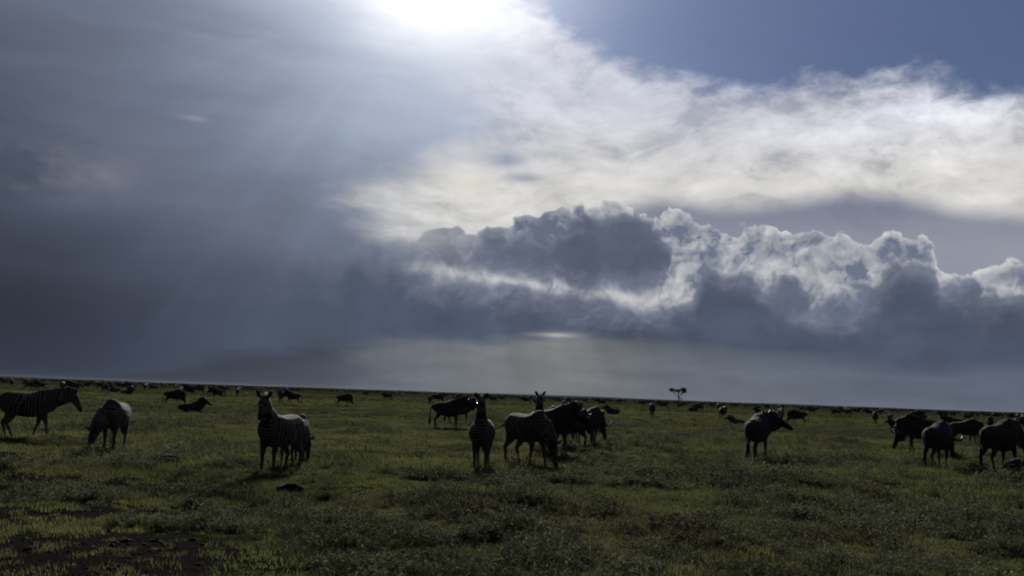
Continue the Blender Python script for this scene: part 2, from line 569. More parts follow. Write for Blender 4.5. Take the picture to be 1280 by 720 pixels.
# ------------------------------------------------------------------ grass
def foliage_mat(name, dark, light, dry, trans=0.45, dryness=0.2):
    m, nb, out = new_mat(name)
    pos = E(nb, nb.node('ShaderNodeNewGeometry').outputs['Position'])
    rnd = E(nb, nb.node('ShaderNodeObjectInfo').outputs['Random'])
    n1, _ = nb.noise(pos, 0.30, 4, 0.6)
    n2, _ = nb.noise(nb.vm('ADD', pos, (57, 21, 0)), 0.16, 4, 0.6)
    c = nb.mix(nb.m('ADD', nb.step(n1, 0.36, 0.64) * 0.75, rnd * 0.25), dark, light)
    c = nb.mix(nb.step(n2, 0.52, 0.68) * 0.8 * dryness * 2 + nb.step(rnd, 0.9, 0.95) * dryness, c, dry)
    d = nb.node('ShaderNodeBsdfDiffuse')
    nb.put(d.inputs[0], c)
    t = nb.node('ShaderNodeBsdfTranslucent')
    nb.put(t.inputs[0], c)
    x = nb.node('ShaderNodeMixShader')
    x.inputs[0].default_value = trans
    nb.t.links.new(d.outputs[0], x.inputs[1])
    nb.t.links.new(t.outputs[0], x.inputs[2])
    nb.t.links.new(x.outputs[0], out.inputs[0])
    return m


def blade_verts(base, ang, h, w, lean, V, F):
    dx, dy = math.cos(ang), math.sin(ang)
    sx, sy = -dy * w / 2, dx * w / 2
    i = len(V)
    bx, by, bz = base
    m = (bx + dx * lean * 0.35, by + dy * lean * 0.35, bz + h * 0.6)
    V += [(bx - sx, by - sy, bz), (bx + sx, by + sy, bz), (m[0] + sx * 0.8, m[1] + sy * 0.8, m[2]), (m[0] - sx * 0.8, m[1] - sy * 0.8, m[2]),
          (bx + dx * lean, by + dy * lean, bz + h)]
    F += [(i, i + 1, i + 2, i + 3), (i + 3, i + 2, i + 4)]


def leaf(p, d, up, l, w, V, F):
    d = Vector(d).normalized()
    s = d.cross(Vector(up)).normalized() * (w / 2)
    i = len(V)
    p = Vector(p)
    V += [tuple(p), tuple(p + d * l * 0.5 + s), tuple(p + d * l), tuple(p + d * l * 0.5 - s)]
    F += [(i, i + 1, i + 2, i + 3)]


def turf_tuft(rs, n, rad, h0, h1, w):
    V, F = [], []
    for _ in range(n):
        a, q = rs.uniform(0, 6.283), rad * math.sqrt(rs.random())
        h = rs.uniform(h0, h1)
        blade_verts((q * math.cos(a), q * math.sin(a), -0.02), rs.uniform(0, 6.283), h + 0.02, rs.uniform(w * 0.6, w * 1.3), h * rs.uniform(0.2, 1.1), V, F)
    return V, F


def weed(rs, stems, rad, h0, h1, lw, spread=0.5):
    V, F = [], []
    for _ in range(stems):
        a, q = rs.uniform(0, 6.283), rad * math.sqrt(rs.random())
        h = rs.uniform(h0, h1) * (1 - 0.35 * q / rad)
        tx, ty = math.cos(a) * q * spread, math.sin(a) * q * spread
        b = Vector((math.cos(a) * q * 0.6, math.sin(a) * q * 0.6, -0.02))
        t = b + Vector((tx + rs.uniform(-.04, .04), ty + rs.uniform(-.04, .04), h))
        blade_verts(tuple(b), a, h, 0.006, (t - b).xy.length, V, F)
        for k in range(rs.randint(7, 11)):
            f = rs.uniform(0.2, 1.0)
            p = b.lerp(t, f)
            ang = rs.uniform(0, 6.283)
            leaf(p, (math.cos(ang), math.sin(ang), rs.uniform(-0.1, 0.9)), (rs.uniform(-.3, .3), rs.uniform(-.3, .3), 1), rs.uniform(0.03, 0.07) * lw, rs.uniform(0.012, 0.026) * lw, V, F)
    return V, F


def flower_head(rs, n, rad, h0, h1):
    V, F = [], []
    for _ in range(n):
        a, q = rs.uniform(0, 6.283), rad * math.sqrt(rs.random())
        p = Vector((q * math.cos(a), q * math.sin(a), rs.uniform(h0, h1)))
        s = rs.uniform(0.008, 0.014)
        blade_verts((p.x, p.y, 0), a, p.z, 0.003, 0.0, V, F)
        for k in range(5):
            b = k * 1.2566
            leaf(p, (math.cos(b), math.sin(b), 0.4), (0, 0, 1), s, s * 0.9, V, F)
    return V, F


def scatter(name, protos, pts, scales, label, cat, meshes=()):
    """one mass of vegetation: tufts set on points by geometry nodes"""
    pc = bpy.data.collections.new(name + '_tufts')
    for i, (V, F, m) in enumerate(protos):
        o = mesh_obj('%s_tuft_%02d' % (name, i), V, F, m, smooth=False, link=False)
        pc.objects.link(o)
    for me in meshes:
        pc.objects.link(bpy.data.objects.new(name + '_animal', me))
    tilt = 0.0 if meshes else 0.12
    me = bpy.data.meshes.new(name)
    me.from_pydata([tuple(p) for p in pts], [], [])
    n = len(pts)
    a = me.attributes.new('size', 'FLOAT', 'POINT'); a.data.foreach_set('value', np.asarray(scales, dtype=np.float32))
    a = me.attributes.new('turn', 'FLOAT_VECTOR', 'POINT')
    rot = np.zeros((n, 3), dtype=np.float32)
    rot[:, 2] = rng.uniform(0, 6.283, n); rot[:, 0] = rng.normal(0, 1, n) * tilt; rot[:, 1] = rng.normal(0, 1, n) * tilt
    a.data.foreach_set('vector', rot.ravel())
    a = me.attributes.new('pick', 'INT', 'POINT'); a.data.foreach_set('value', rng.integers(0, len(protos) + len(meshes), n).astype(np.int32))
    o = bpy.data.objects.new(name, me)
    col.objects.link(o)
    t = bpy.data.node_groups.new(name + '_nodes', 'GeometryNodeTree')
    t.interface.new_socket('Geometry', in_out='INPUT', socket_type='NodeSocketGeometry')
    t.interface.new_socket('Geometry', in_out='OUTPUT', socket_type='NodeSocketGeometry')
    gi, go = t.nodes.new('NodeGroupInput'), t.nodes.new('NodeGroupOutput')
    ci = t.nodes.new('GeometryNodeCollectionInfo')
    ci.inputs['Collection'].default_value = pc
    ci.inputs['Separate Children'].default_value = True
    ci.inputs['Reset Children'].default_value = True
    io = t.nodes.new('GeometryNodeInstanceOnPoints')
    io.inputs['Pick Instance'].default_value = True

    def na(nm, ty):
        q = t.nodes.new('GeometryNodeInputNamedAttribute')
        q.data_type = ty
        q.inputs['Name'].default_value = nm
        return q.outputs['Attribute']
    L = t.links.new
    L(gi.outputs[0], io.inputs['Points'])
    L(ci.outputs[0], io.inputs['Instance'])
    L(na('pick', 'INT'), io.inputs['Instance Index'])
    L(na('turn', 'FLOAT_VECTOR'), io.inputs['Rotation'])
    L(na('size', 'FLOAT'), io.inputs['Scale'])
    L(io.outputs[0], go.inputs[0])
    md = o.modifiers.new('scatter', 'NODES')
    md.node_group = t
    tag(o, label, cat, kind='stuff')
    return o


def wedge(n, d0, d1, half=38):
    d = np.sqrt(rng.uniform(d0 ** 2, d1 ** 2, n))
    a = np.radians(rng.uniform(-half, half, n))
    return d * np.sin(a), d * np.cos(a)


def fbm2(x, y, scale, seed):
    out = np.empty(len(x))
    for i in range(len(x)):
        out[i] = mnoise.fractal((x[i] * scale + seed, y[i] * scale, seed * 0.7), 0.6, 2.0, 3)
    return out


def build_grass():
    rs = random.Random(3)
    gm = foliage_mat('short_grass', (0.060, 0.070, 0.034), (0.155, 0.168, 0.062), (0.16, 0.132, 0.080), 0.5, 0.38)
    wm = foliage_mat('weed_leaf', (0.066, 0.080, 0.046), (0.140, 0.156, 0.092), (0.12, 0.085, 0.055), 0.45, 0.25)
    fm, nb, out = new_mat('small_flower')
    principled(nb, out, (0.55, 0.53, 0.46), 0.7)
    # short turf
    X, Y, S = [], [], []
    for n, d0, d1, s0, s1 in ((24000, 7.5, 20, 0.7, 1.3), (24000, 20, 55, 1.1, 2.2), (17000, 55, 140, 1.3, 2.2), (9000, 120, 260, 1.5, 2.4)):
        x, y = wedge(n, d0, d1)
        X.append(x); Y.append(y); S.append(rng.uniform(s0, s1, n))
    X, Y, S = map(np.concatenate, (X, Y, S))
    pn = fbm2(X, Y, 0.35, 5.0)
    keep = rng.random(len(X)) > np.clip(soil_mask(X, Y) * 1.5 - 0.15 + (pn < -0.35) * 0.5, 0, 0.93)
    X, Y, S, pn = X[keep], Y[keep], S[keep], pn[keep]
    S = S * np.clip(0.95 + pn * 0.5, 0.5, 1.5)
    protos = [(*turf_tuft(rs, 64, 0.17, 0.015, 0.05, 0.008), gm) for _ in range(7)] + [(*turf_tuft(rs, 30, 0.12, 0.04, 0.09, 0.006), gm) for _ in range(2)]
    scatter('grass', protos, np.c_[X, Y, height(X, Y)], S, 'short green grazed grass covering the plain', 'grass')
    # taller weeds in drifts
    X, Y, S = [], [], []
    for n, d0, d1, s0, s1 in ((30000, 7.5, 22, 0.35, 1.1), (22000, 22, 75, 0.6, 1.6)):
        x, y = wedge(n, d0, d1)
        X.append(x); Y.append(y); S.append(rng.uniform(s0, s1, n))
    X, Y, S = map(np.concatenate, (X, Y, S))
    pn = fbm2(X, Y * 0.6, 0.22, 11.0)
    fn = fbm2(X, Y, 1.1, 23.0)
    keep = (pn + fn * 0.55 + rng.normal(0, 0.08, len(X)) > -0.06) & (soil_mask(X, Y) < 0.4)
    X, Y, S, pn = X[keep], Y[keep], S[keep], pn[keep]
    protos = [(*weed(rs, 12, 0.16, 0.08, 0.20, 0.95), wm) for _ in range(6)] + [(*weed(rs, 6, 0.09, 0.14, 0.28, 0.9), wm) for _ in range(2)]
    scatter('ground_cover', protos, np.c_[X, Y, height(X, Y)], S * np.clip(0.70 + pn * 0.8 + fn[keep] * 1.1, 0.4, 2.1), 'low grey green weeds growing in drifts among the grass', 'weeds')
    # crumbled earth and dung on the bare ground
    x, y = wedge(26000, 7.5, 22, 40)
    k = soil_mask(x, y) + rng.normal(0, 0.12, len(x)) > 0.42
    x, y = x[k], y[k]
    protos = []
    sm_ = plain_mat('crumbled_earth', (0.017, 0.015, 0.014), 0.95, 0.05)
    for _ in range(4):
        bm = bmesh.new()
        bmesh.ops.create_icosphere(bm, subdivisions=2, radius=0.03)
        V = [(v.co.x * rs.uniform(0.8, 1.3), v.co.y * rs.uniform(0.8, 1.3), v.co.z * rs.uniform(0.4, 0.75)) for v in bm.verts]
        F = [tuple(v.index for v in f.verts) for f in bm.faces]
        bm.free()
        protos.append((V, F, sm_))
    scatter('loose_earth', protos, np.c_[x, y, height(x, y)], rng.lognormal(-0.75, 0.45, len(x)), 'dark crumbled earth strewn over the bare ground', 'earth')
    # small pale flowers
    x, y = wedge(2200, 8, 36)
    pn = fbm2(x, y, 0.22, 11.0)
    k = (pn > -0.05) & (soil_mask(x, y) < 0.5)
    x, y = x[k], y[k]
    protos = [(*flower_head(rs, 4, 0.22, 0.10, 0.22), fm) for _ in range(3)]
    scatter('wild_flowers', protos, np.c_[x, y, height(x, y)], rng.uniform(0.8, 1.3, len(x)), 'tiny pale flowers dotted through the weeds', 'flowers')
    return wm


weed_mat = build_grass()


# ------------------------------------------------------------------ animals
def catmull(pts, n=5):
    P = [np.array(p, float) for p in pts]
    P = [2 * P[0] - P[1]] + P + [2 * P[-1] - P[-2]]
    out = []
    for i in range(1, len(P) - 2):
        for k in range(n):
            t = k / n
            a, b, c_, d = P[i - 1], P[i], P[i + 1], P[i + 2]
            out.append(0.5 * (2 * b + (c_ - a) * t + (2 * a - 5 * b + 4 * c_ - d) * t * t + (3 * b - a - 3 * c_ + d) * t ** 3))
    out.append(P[-2])
    return np.array(out)


def tube(stations, V, F, side=(0, 1, 0), seg=14, sub=5, round_ends=True):
    """closed tube through stations (x, y, z, half width, half depth)"""
    S = catmull(stations, sub)
    pts, ra, rb = S[:, :3], np.maximum(S[:, 3], 0.004), np.maximum(S[:, 4], 0.004)
    side = np.array(side, float)
    i0 = len(V)
    rows = []
    n = len(pts)

    def ring(p, t, a, b):
        s_ = side - t * side.dot(t)
        s_ /= np.linalg.norm(s_) + 1e-9
        u = np.cross(t, s_)
        row = []
        for k in range(seg):
            th = 2 * math.pi * k / seg
            row.append(len(V))
            V.append(tuple(p + s_ * a * math.cos(th) + u * b * math.sin(th)))
        rows.append(row)
    tang = np.gradient(pts, axis=0)
    tang /= np.linalg.norm(tang, axis=1)[:, None] + 1e-9
    if round_ends:
        for f in (0.95, 0.7, 0.35):
            q = math.sqrt(1 - f * f)
            ring(pts[0] - tang[0] * f * min(ra[0], rb[0]), tang[0], ra[0] * q, rb[0] * q)
    for i in range(n):
        ring(pts[i], tang[i], ra[i], rb[i])
    if round_ends:
        for f in (0.35, 0.7, 0.95):
            q = math.sqrt(1 - f * f)
            ring(pts[-1] + tang[-1] * f * min(ra[-1], rb[-1]), tang[-1], ra[-1] * q, rb[-1] * q)
    for a, b in zip(rows[:-1], rows[1:]):
        for k in range(seg):
            F.append((a[k], a[(k + 1) % seg], b[(k + 1) % seg], b[k]))
    F.append(tuple(reversed(rows[0])))
    F.append(tuple(rows[-1]))


def fuse(V, F, voxel, rounds):
    """one continuous skin round overlapping closed shells"""
    me = bpy.data.meshes.new('skin')
    me.from_pydata(V, [], F)
    me.update()
    o = bpy.data.objects.new('skin', me)
    col.objects.link(o)
    md = o.modifiers.new('r', 'REMESH'); md.mode = 'VOXEL'; md.voxel_size = voxel
    ms = o.modifiers.new('s', 'SMOOTH'); ms.factor = 0.5; ms.iterations = rounds
    dg = bpy.context.evaluated_depsgraph_get()
    dg.update()
    res = bpy.data.meshes.new_from_object(o.evaluated_get(dg))
    bpy.data.objects.remove(o)
    bpy.data.meshes.remove(me)
    res.polygons.foreach_set('use_smooth', [True] * len(res.polygons))
    return res


def rotz(v, a):
    return np.array([v[0] * math.cos(a) - v[1] * math.sin(a), v[0] * math.sin(a) + v[1] * math.cos(a), v[2]])


def dirv(pitch, yaw):
    return np.array([math.cos(R(pitch)) * math.cos(R(yaw)), math.cos(R(pitch)) * math.sin(R(yaw)), math.sin(R(pitch))])


SPECIES = {
    'zebra': dict(
        trunk=[(-.66, 0, 1.03, .15, .17), (-.52, 0, 1.01, .265, .28), (-.25, 0, .955, .31, .325), (.08, 0, .93, .325, .34), (.34, 0, .965, .28, .34), (.55, 0, 1.0, .19, .26)],
        neck_base=(.42, 0, 1.08), neck_len=.68, neck_r=((.175, .29), (.13, .22), (.095, .15)), head_len=.48,
        fore=[(.40, .12, .95, .09, .17), (.39, .14, .74, .075, .115), (.42, .13, .44, .045, .05), (.41, .13, .36, .036, .04), (.41, .13, .12, .03, .032), (.44, .13, .03, .045, .05)],
        hind=[(-.46, .12, 1.02, .13, .22), (-.38, .15, .78, .11, .17), (-.50, .14, .56, .065, .085), (-.60, .13, .46, .042, .055), (-.57, .13, .33, .035, .04), (-.54, .13, .12, .03, .034), (-.51, .13, .03, .045, .05)]),
    'wildebeest': dict(
        trunk=[(-.64, 0, 1.00, .13, .15), (-.50, 0, .98, .215, .245), (-.20, 0, .92, .30, .325), (.12, 0, .93, .32, .38), (.36, 0, 1.01, .275, .39), (.54, 0, 1.02, .16, .27)],
        neck_base=(.40, 0, 1.12), neck_len=.52, neck_r=((.165, .29), (.135, .235), (.115, .165)), head_len=.50,
        fore=[(.36, .11, .98, .08, .17), (.36, .125, .74, .065, .10), (.38, .12, .44, .04, .045), (.37, .12, .36, .031, .034), (.37, .12, .12, .025, .027), (.40, .12, .03, .038, .045)],
        hind=[(-.48, .10, .96, .10, .18), (-.40, .125, .74, .085, .14), (-.50, .12, .54, .05, .07), (-.60, .11, .44, .036, .048), (-.57, .11, .31, .029, .033), (-.54, .11, .12, .025, .028), (-.51, .11, .03, .038, .045)]),
}


def animal_shape(species, neck=45, neck_yaw=0, head=-50, head_yaw=0, legs=(0, 0, 0, 0), lying=False, tail_swing=0.0, voxel=0.02):
    """returns the fused body mesh and the anchors its other parts need"""
    sp = SPECIES[species]
    V, F = [], []
    bones = []                                   # (region, p0, p1, radius, s0)
    drop = 0.0
    if lying:
        drop = 0.62 if species == 'zebra' else 0.60
    T = [(x, y, z - drop, a, b) for x, y, z, a, b in sp['trunk']]
    tube(T, V, F)
    for a, b in zip(T[:-1], T[1:]):
        bones.append((0, a[:3], b[:3], (a[4] + b[4]) / 2, 0.0))
    # neck
    nbase = np.array(sp['neck_base']) - (0, 0, drop)
    nd = dirv(neck, neck_yaw)
    L = sp['neck_len'] * (1.08 if neck < 0 else 1.0)
    poll = nbase + nd * L
    bend = np.array((0, 0, -0.04)) if neck > 0 else np.array((0.03, 0, 0.05))
    mid = nbase + nd * L * 0.5 + bend
    (a0, b0), (a1, b1), (a2, b2) = sp['neck_r']
    side_n = (-math.sin(R(neck_yaw)), math.cos(R(neck_yaw)), 0)
    back0 = nbase - nd * 0.10
    tube([(*back0, a0, b0), (*(nbase + nd * L * 0.22), a0 * .95, b0 * .92), (*mid, a1, b1), (*poll, a2, b2)], V, F, side=side_n)
    bones.append((1, nbase, mid, b1, 0.0)); bones.append((1, mid, poll, b2, L * 0.5))
    # head
    hy = neck_yaw + head_yaw
    hd = dirv(head, hy)
    HL = sp['head_len']
    up = np.array((0, 0, 1.0)) - hd * hd[2]
    if np.linalg.norm(up) < 0.2:
        up = np.array((math.cos(R(hy)), math.sin(R(hy)), 0.3))
    if head < -60:
        up = np.array((math.cos(R(hy)), math.sin(R(hy)), 0)) - hd * hd.dot(np.array((math.cos(R(hy)), math.sin(R(hy)), 0)))
    up /= np.linalg.norm(up)
    side = np.cross(up, hd)
    p = lambda f, u=0.0, w=0.0: poll + hd * HL * f + up * u + side * w
    if species == 'zebra':
        st = [(*p(-.08, .0), .085, .11), (*p(.12, .0), .10, .125), (*p(.35, -.005), .088, .115), (*p(.62, -.005), .062, .08), (*p(.85, -.01), .055, .066), (*p(1.0, -.015), .05, .055)]
    else:
        st = [(*p(-.10, .0), .095, .115), (*p(.10, .0), .105, .12), (*p(.35, .0), .088, .105), (*p(.62, .0), .07, .085), (*p(.85, -.005), .07, .075), (*p(1.0, -.01), .065, .06)]
    tube(st, V, F, side=tuple(side))
    for a, b, s0 in ((st[0], st[2], 0.0), (st[2], st[-1], HL * .4)):
        bones.append((2, a[:3], b[:3], (a[4] + b[4]) / 2, s0))
    # ears
    for w in (-1, 1):
        if species == 'zebra':
            e0 = p(-.06, .07, w * .065); e1 = p(-.13, .13, w * .115); e2 = p(-.17, .175, w * .14)
            es = [(*e0, .03, .03), (*e1, .045, .05), (*e2, .03, .035)]
        else:
            e0 = p(.02, .03, w * .09); e1 = p(-.02, .0, w * .18); e2 = p(.0, -.05, w * .26)
            es = [(*e0, .025, .02), (*e1, .045, .02), (*e2, .012, .01)]
        tube(es, V, F, side=tuple(hd), seg=8, sub=3)
        bones.append((3, e0, e2, .04, 0.0))
    # legs: front left, front right, rear left, rear right
    for k, (nm, sg) in enumerate((('fore', 1), ('fore', -1), ('hind', 1), ('hind', -1))):
        ch = [list(q) for q in sp[nm]]
        if lying:
            if nm == 'fore':
                ch = [[.38, .13, .36, .10, .16], [.40, .20, .20, .08, .10], [.62, .21, .10, .05, .055], [.60, .19, .06, .04, .04], [.36, .17, .045, .035, .035]]
            else:
                ch = [[-.42, .14, .36, .14, .20], [-.20, .26, .22, .11, .13], [-.10, .30, .12, .07, .08], [-.42, .30, .06, .045, .05], [-.12, .33, .04, .035, .035]]
        else:
            a = R(legs[k])
            x0, z0 = ch[0][0], ch[0][2]
            for q in ch[1:]:
                dx, dz = q[0] - x0, q[2] - z0
                w_ = min(1.0, max(0.0, (z0 - q[2]) / 0.3))
                aa = a * w_
                q[0] = x0 + dx * math.cos(aa) - dz * math.sin(aa)
                q[2] = z0 + dx * math.sin(aa) + dz * math.cos(aa)
            lowest = ch[-1][2] - 0.03
            for q in ch[1:]:                       # keep the hoof on the ground
                q[2] -= lowest * (z0 - q[2]) / (z0 - ch[-1][2])
        st = [(x, y * sg, z, a_, b_) for x, y, z, a_, b_ in ch]
        tube(st, V, F, side=(0, 1, 0), seg=12, sub=4)
        for a_, b_ in zip(st[:-1], st[1:]):
            bones.append((4, a_[:3], b_[:3], (a_[4] + b_[4]) / 2, 0.0))
    # tail
    tz = 1.12 - drop if species == 'zebra' else 1.04 - drop
    t0 = np.array((-.74, 0, tz))
    sw = tail_swing
    tl = 0.42
    if lying:
        t1, t2 = t0 + (-.08, .05, -.18), t0 + (-.22, .12, -.36)
    else:
        t1, t2 = t0 + (-.07, sw * .10, -.16), t0 + (-.08 - abs(sw) * .1, sw * .36, -tl + abs(sw) * .12)
    tube([(*(t0 + (.08, 0, 0.0)), .045, .045), (*t0, .036, .036), (*t1, .026, .026), (*t2, .02, .02)], V, F, seg=8, sub=3)
    bones.append((5, t0, t2, .03, 0.0))
    me = fuse(V, F, voxel, 3)

    # coat coordinates on the finished skin: how far along which region
    n = len(me.vertices)
    co = np.empty(n * 3, dtype=np.float32)
    me.vertices.foreach_get('co', co)
    co = co.reshape(-1, 3).astype(float)
    best = np.full(n, 1e9); reg = np.zeros(n, int); arc = np.zeros(n)
    for g, a, b, rr, s0 in bones:
        a, b = np.array(a, float), np.array(b, float)
        ab = b - a
        t = np.clip(((co - a) @ ab) / max(1e-9, ab @ ab), 0, 1)
        d = np.linalg.norm(co - (a + t[:, None] * ab), axis=1) / max(rr, .03)
        k = d < best
        best[k] = d[k]; reg[k] = g; arc[k] = s0 + t[k] * np.linalg.norm(ab)
    ph = np.zeros(n)
    x, z = co[:, 0], co[:, 2] + drop
    slant = np.clip((-.05 - x) / .6, 0, 1)
    ph_tr = (x * 10.5) * (1 - slant * .75) + slant * (z * 8.0)
    chest = np.clip((x - .46) / .14, 0, 1)
    ph_tr = ph_tr * (1 - chest) + chest * (z * 13.0)
    ph = np.where(reg == 0, ph_tr, ph)
    ph = np.where(reg == 1, .42 * 10.5 + arc * 12.5, ph)
    ph = np.where(reg == 2, arc * 24, ph)
    ph = np.where((reg == 4), np.where(z > .72, ph_tr, z * 15.0), ph)
    ph = np.where(reg == 5, arc * 16, ph)
    for nm, val in (('stripe', ph), ('region', reg.astype(float)), ('up_height', z)):
        at = me.attributes.new(nm, 'FLOAT', 'POINT')
        at.data.foreach_set('value', val.astype(np.float32))
    muz = np.exp(-(np.linalg.norm(co - p(1.0, -.01), axis=1) / .10) ** 2)
    face = np.where(reg == 2, 1.0, 0.0)
    for nm, val in (('muzzle', muz), ('face', face)):
        at = me.attributes.new(nm, 'FLOAT', 'POINT')
        at.data.foreach_set('value', val.astype(np.float32))
    info = dict(poll=poll, nbase=nbase, mid=mid, nd=nd, hd=hd, up=up, side=side, p=p, t2=t2, t1=t1, drop=drop, neck_r=sp['neck_r'], L=L, HL=HL)
    return me, info


def fringe(line, outward, heights, thick, V, F, rs, n=26, jag=0.35):
    """ragged hair standing along a line; outward is a list of directions"""
    P = catmull([(*l, *o, h) for l, o, h in zip(line, outward, heights)], 8)
    m = len(P)
    idx = np.linspace(0, m - 1, n)
    rows = []
    tg = np.gradient(P[:, :3], axis=0)
    for q in idx:
        i = int(q)
        pt, od, h = P[i, :3], P[i, 3:6], P[i, 6]
        od = od / (np.linalg.norm(od) + 1e-9)
        t = tg[i] / (np.linalg.norm(tg[i]) + 1e-9)
        sd = np.cross(t, od); sd /= np.linalg.norm(sd) + 1e-9
        h = h * (1 - jag * rs.random())
        k = len(V)
        V += [tuple(pt - sd * thick - od * .03), tuple(pt + sd * thick - od * .03), tuple(pt + sd * thick * .5 + od * h + t * rs.uniform(-.01, .01)), tuple(pt - sd * thick * .5 + od * h + t * rs.uniform(-.01, .01))]
        rows.append(k)
    for a, b in zip(rows[:-1], rows[1:]):
        F += [(a, b, b + 3, a + 3), (a + 1, a + 2, b + 2, b + 1), (a + 3, b + 3, b + 2, a + 2), (a, a + 1, b + 1, b)]
    F += [(rows[0], rows[0] + 3, rows[0] + 2, rows[0] + 1), (rows[-1], rows[-1] + 1, rows[-1] + 2, rows[-1] + 3)]


def hair_tuft(p0, p1, r0, r1, V, F, rs, n=14):
    p0, p1 = np.array(p0), np.array(p1)
    for _ in range(n):
        o = np.array([rs.gauss(0, r0 * .5), rs.gauss(0, r0 * .5), 0])
        e = np.array([rs.gauss(0, r1), rs.gauss(0, r1), rs.uniform(-.04, .06)])
        m = (p0 + p1) / 2 + (o + e) * .6
        tube([(*(p0 + o), .010, .010), (*m, .018, .018), (*(p1 + e), .005, .005)], V, F, seg=5, sub=2, round_ends=False)


def zebra_material():
    m, nb, out = new_mat('zebra_coat')
    ph, reg, zz, mz = attr(nb, 'stripe'), attr(nb, 'region'), attr(nb, 'up_height'), attr(nb, 'muzzle')
    tc = E(nb, nb.node('ShaderNodeTexCoord').outputs['Object'])
    n1, _ = nb.noise(tc, 5.0, 3, 0.5)
    n2, _ = nb.noise(tc, 40.0, 3, 0.6)
    w = nb.m('SINE', (ph * 1.12 + (n1 - 0.5) * 2.0) * (2 * math.pi))
    k = nb.step(w, -0.15, 0.25)
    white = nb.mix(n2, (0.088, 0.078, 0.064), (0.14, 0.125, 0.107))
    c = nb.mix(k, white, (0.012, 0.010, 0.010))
    c = nb.mix(nb.step(mz, 0.25, 0.6), c, (0.014, 0.012, 0.012))
    c = nb.mix(nb.step(zz, 0.10, 0.05), c, (0.012, 0.011, 0.010))
    principled(nb, out, c, 0.85, 0.12, bump_normal(nb, n2, 0.3, 0.01))
    return m


def gnu_material(name, base, lightc):
    m, nb, out = new_mat(name)
    ph, reg, zz, fc = attr(nb, 'stripe'), attr(nb, 'region'), attr(nb, 'up_height'), attr(nb, 'face')
    tc = E(nb, nb.node('ShaderNodeTexCoord').outputs['Object'])
    n1, _ = nb.noise(tc, 3.0, 4, 0.6)
    n2, _ = nb.noise(tc, 45.0, 3, 0.6)
    x, y, z = nb.split(tc)
    w = nb.step(nb.m('SINE', (ph + (n1 - 0.5) * 0.8) * (2 * math.pi * 1.0)), 0.2, 0.8) * nb.step(x, -0.05, 0.25)
    c = nb.mix(n1, base, lightc)
    c = nb.mix(w * 0.7, c, (0.015, 0.013, 0.012))
    c = nb.mix(fc, c, (0.013, 0.011, 0.010))
    c = nb.mix(nb.step(zz, 0.62, 0.45) * 0.6, c, (0.05, 0.036, 0.026))
    principled(nb, out, c, 0.85, 0.12, bump_normal(nb, n2, 0.3, 0.01))
    return m


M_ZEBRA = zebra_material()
M_GNU = gnu_material('wildebeest_coat', (0.026, 0.023, 0.022), (0.052, 0.045, 0.040))
M_CALF = gnu_material('calf_coat', (0.085, 0.055, 0.032), (0.12, 0.08, 0.048))
M_HAIR = plain_mat('dark_hair', (0.012, 0.011, 0.011), 0.6)
M_ZMANE = plain_mat('zebra_mane_hair', (0.10, 0.085, 0.07), 0.7)
M_HORN = plain_mat('horn', (0.035, 0.03, 0.027), 0.4, 0.5)
M_BEARD = plain_mat('pale_beard', (0.10, 0.085, 0.068), 0.8)
M_EYE = plain_mat('eye', (0.006, 0.005, 0.004), 0.12, 0.6)


def sphere(c, r_, V, F, seg=8, rg=6):
    tube([(c[0] - r_ * .4, c[1], c[2], r_ * .9, r_ * .9), (c[0], c[1], c[2], r_, r_), (c[0] + r_ * .4, c[1], c[2], r_ * .9, r_ * .9)], V, F, seg=seg, sub=2)


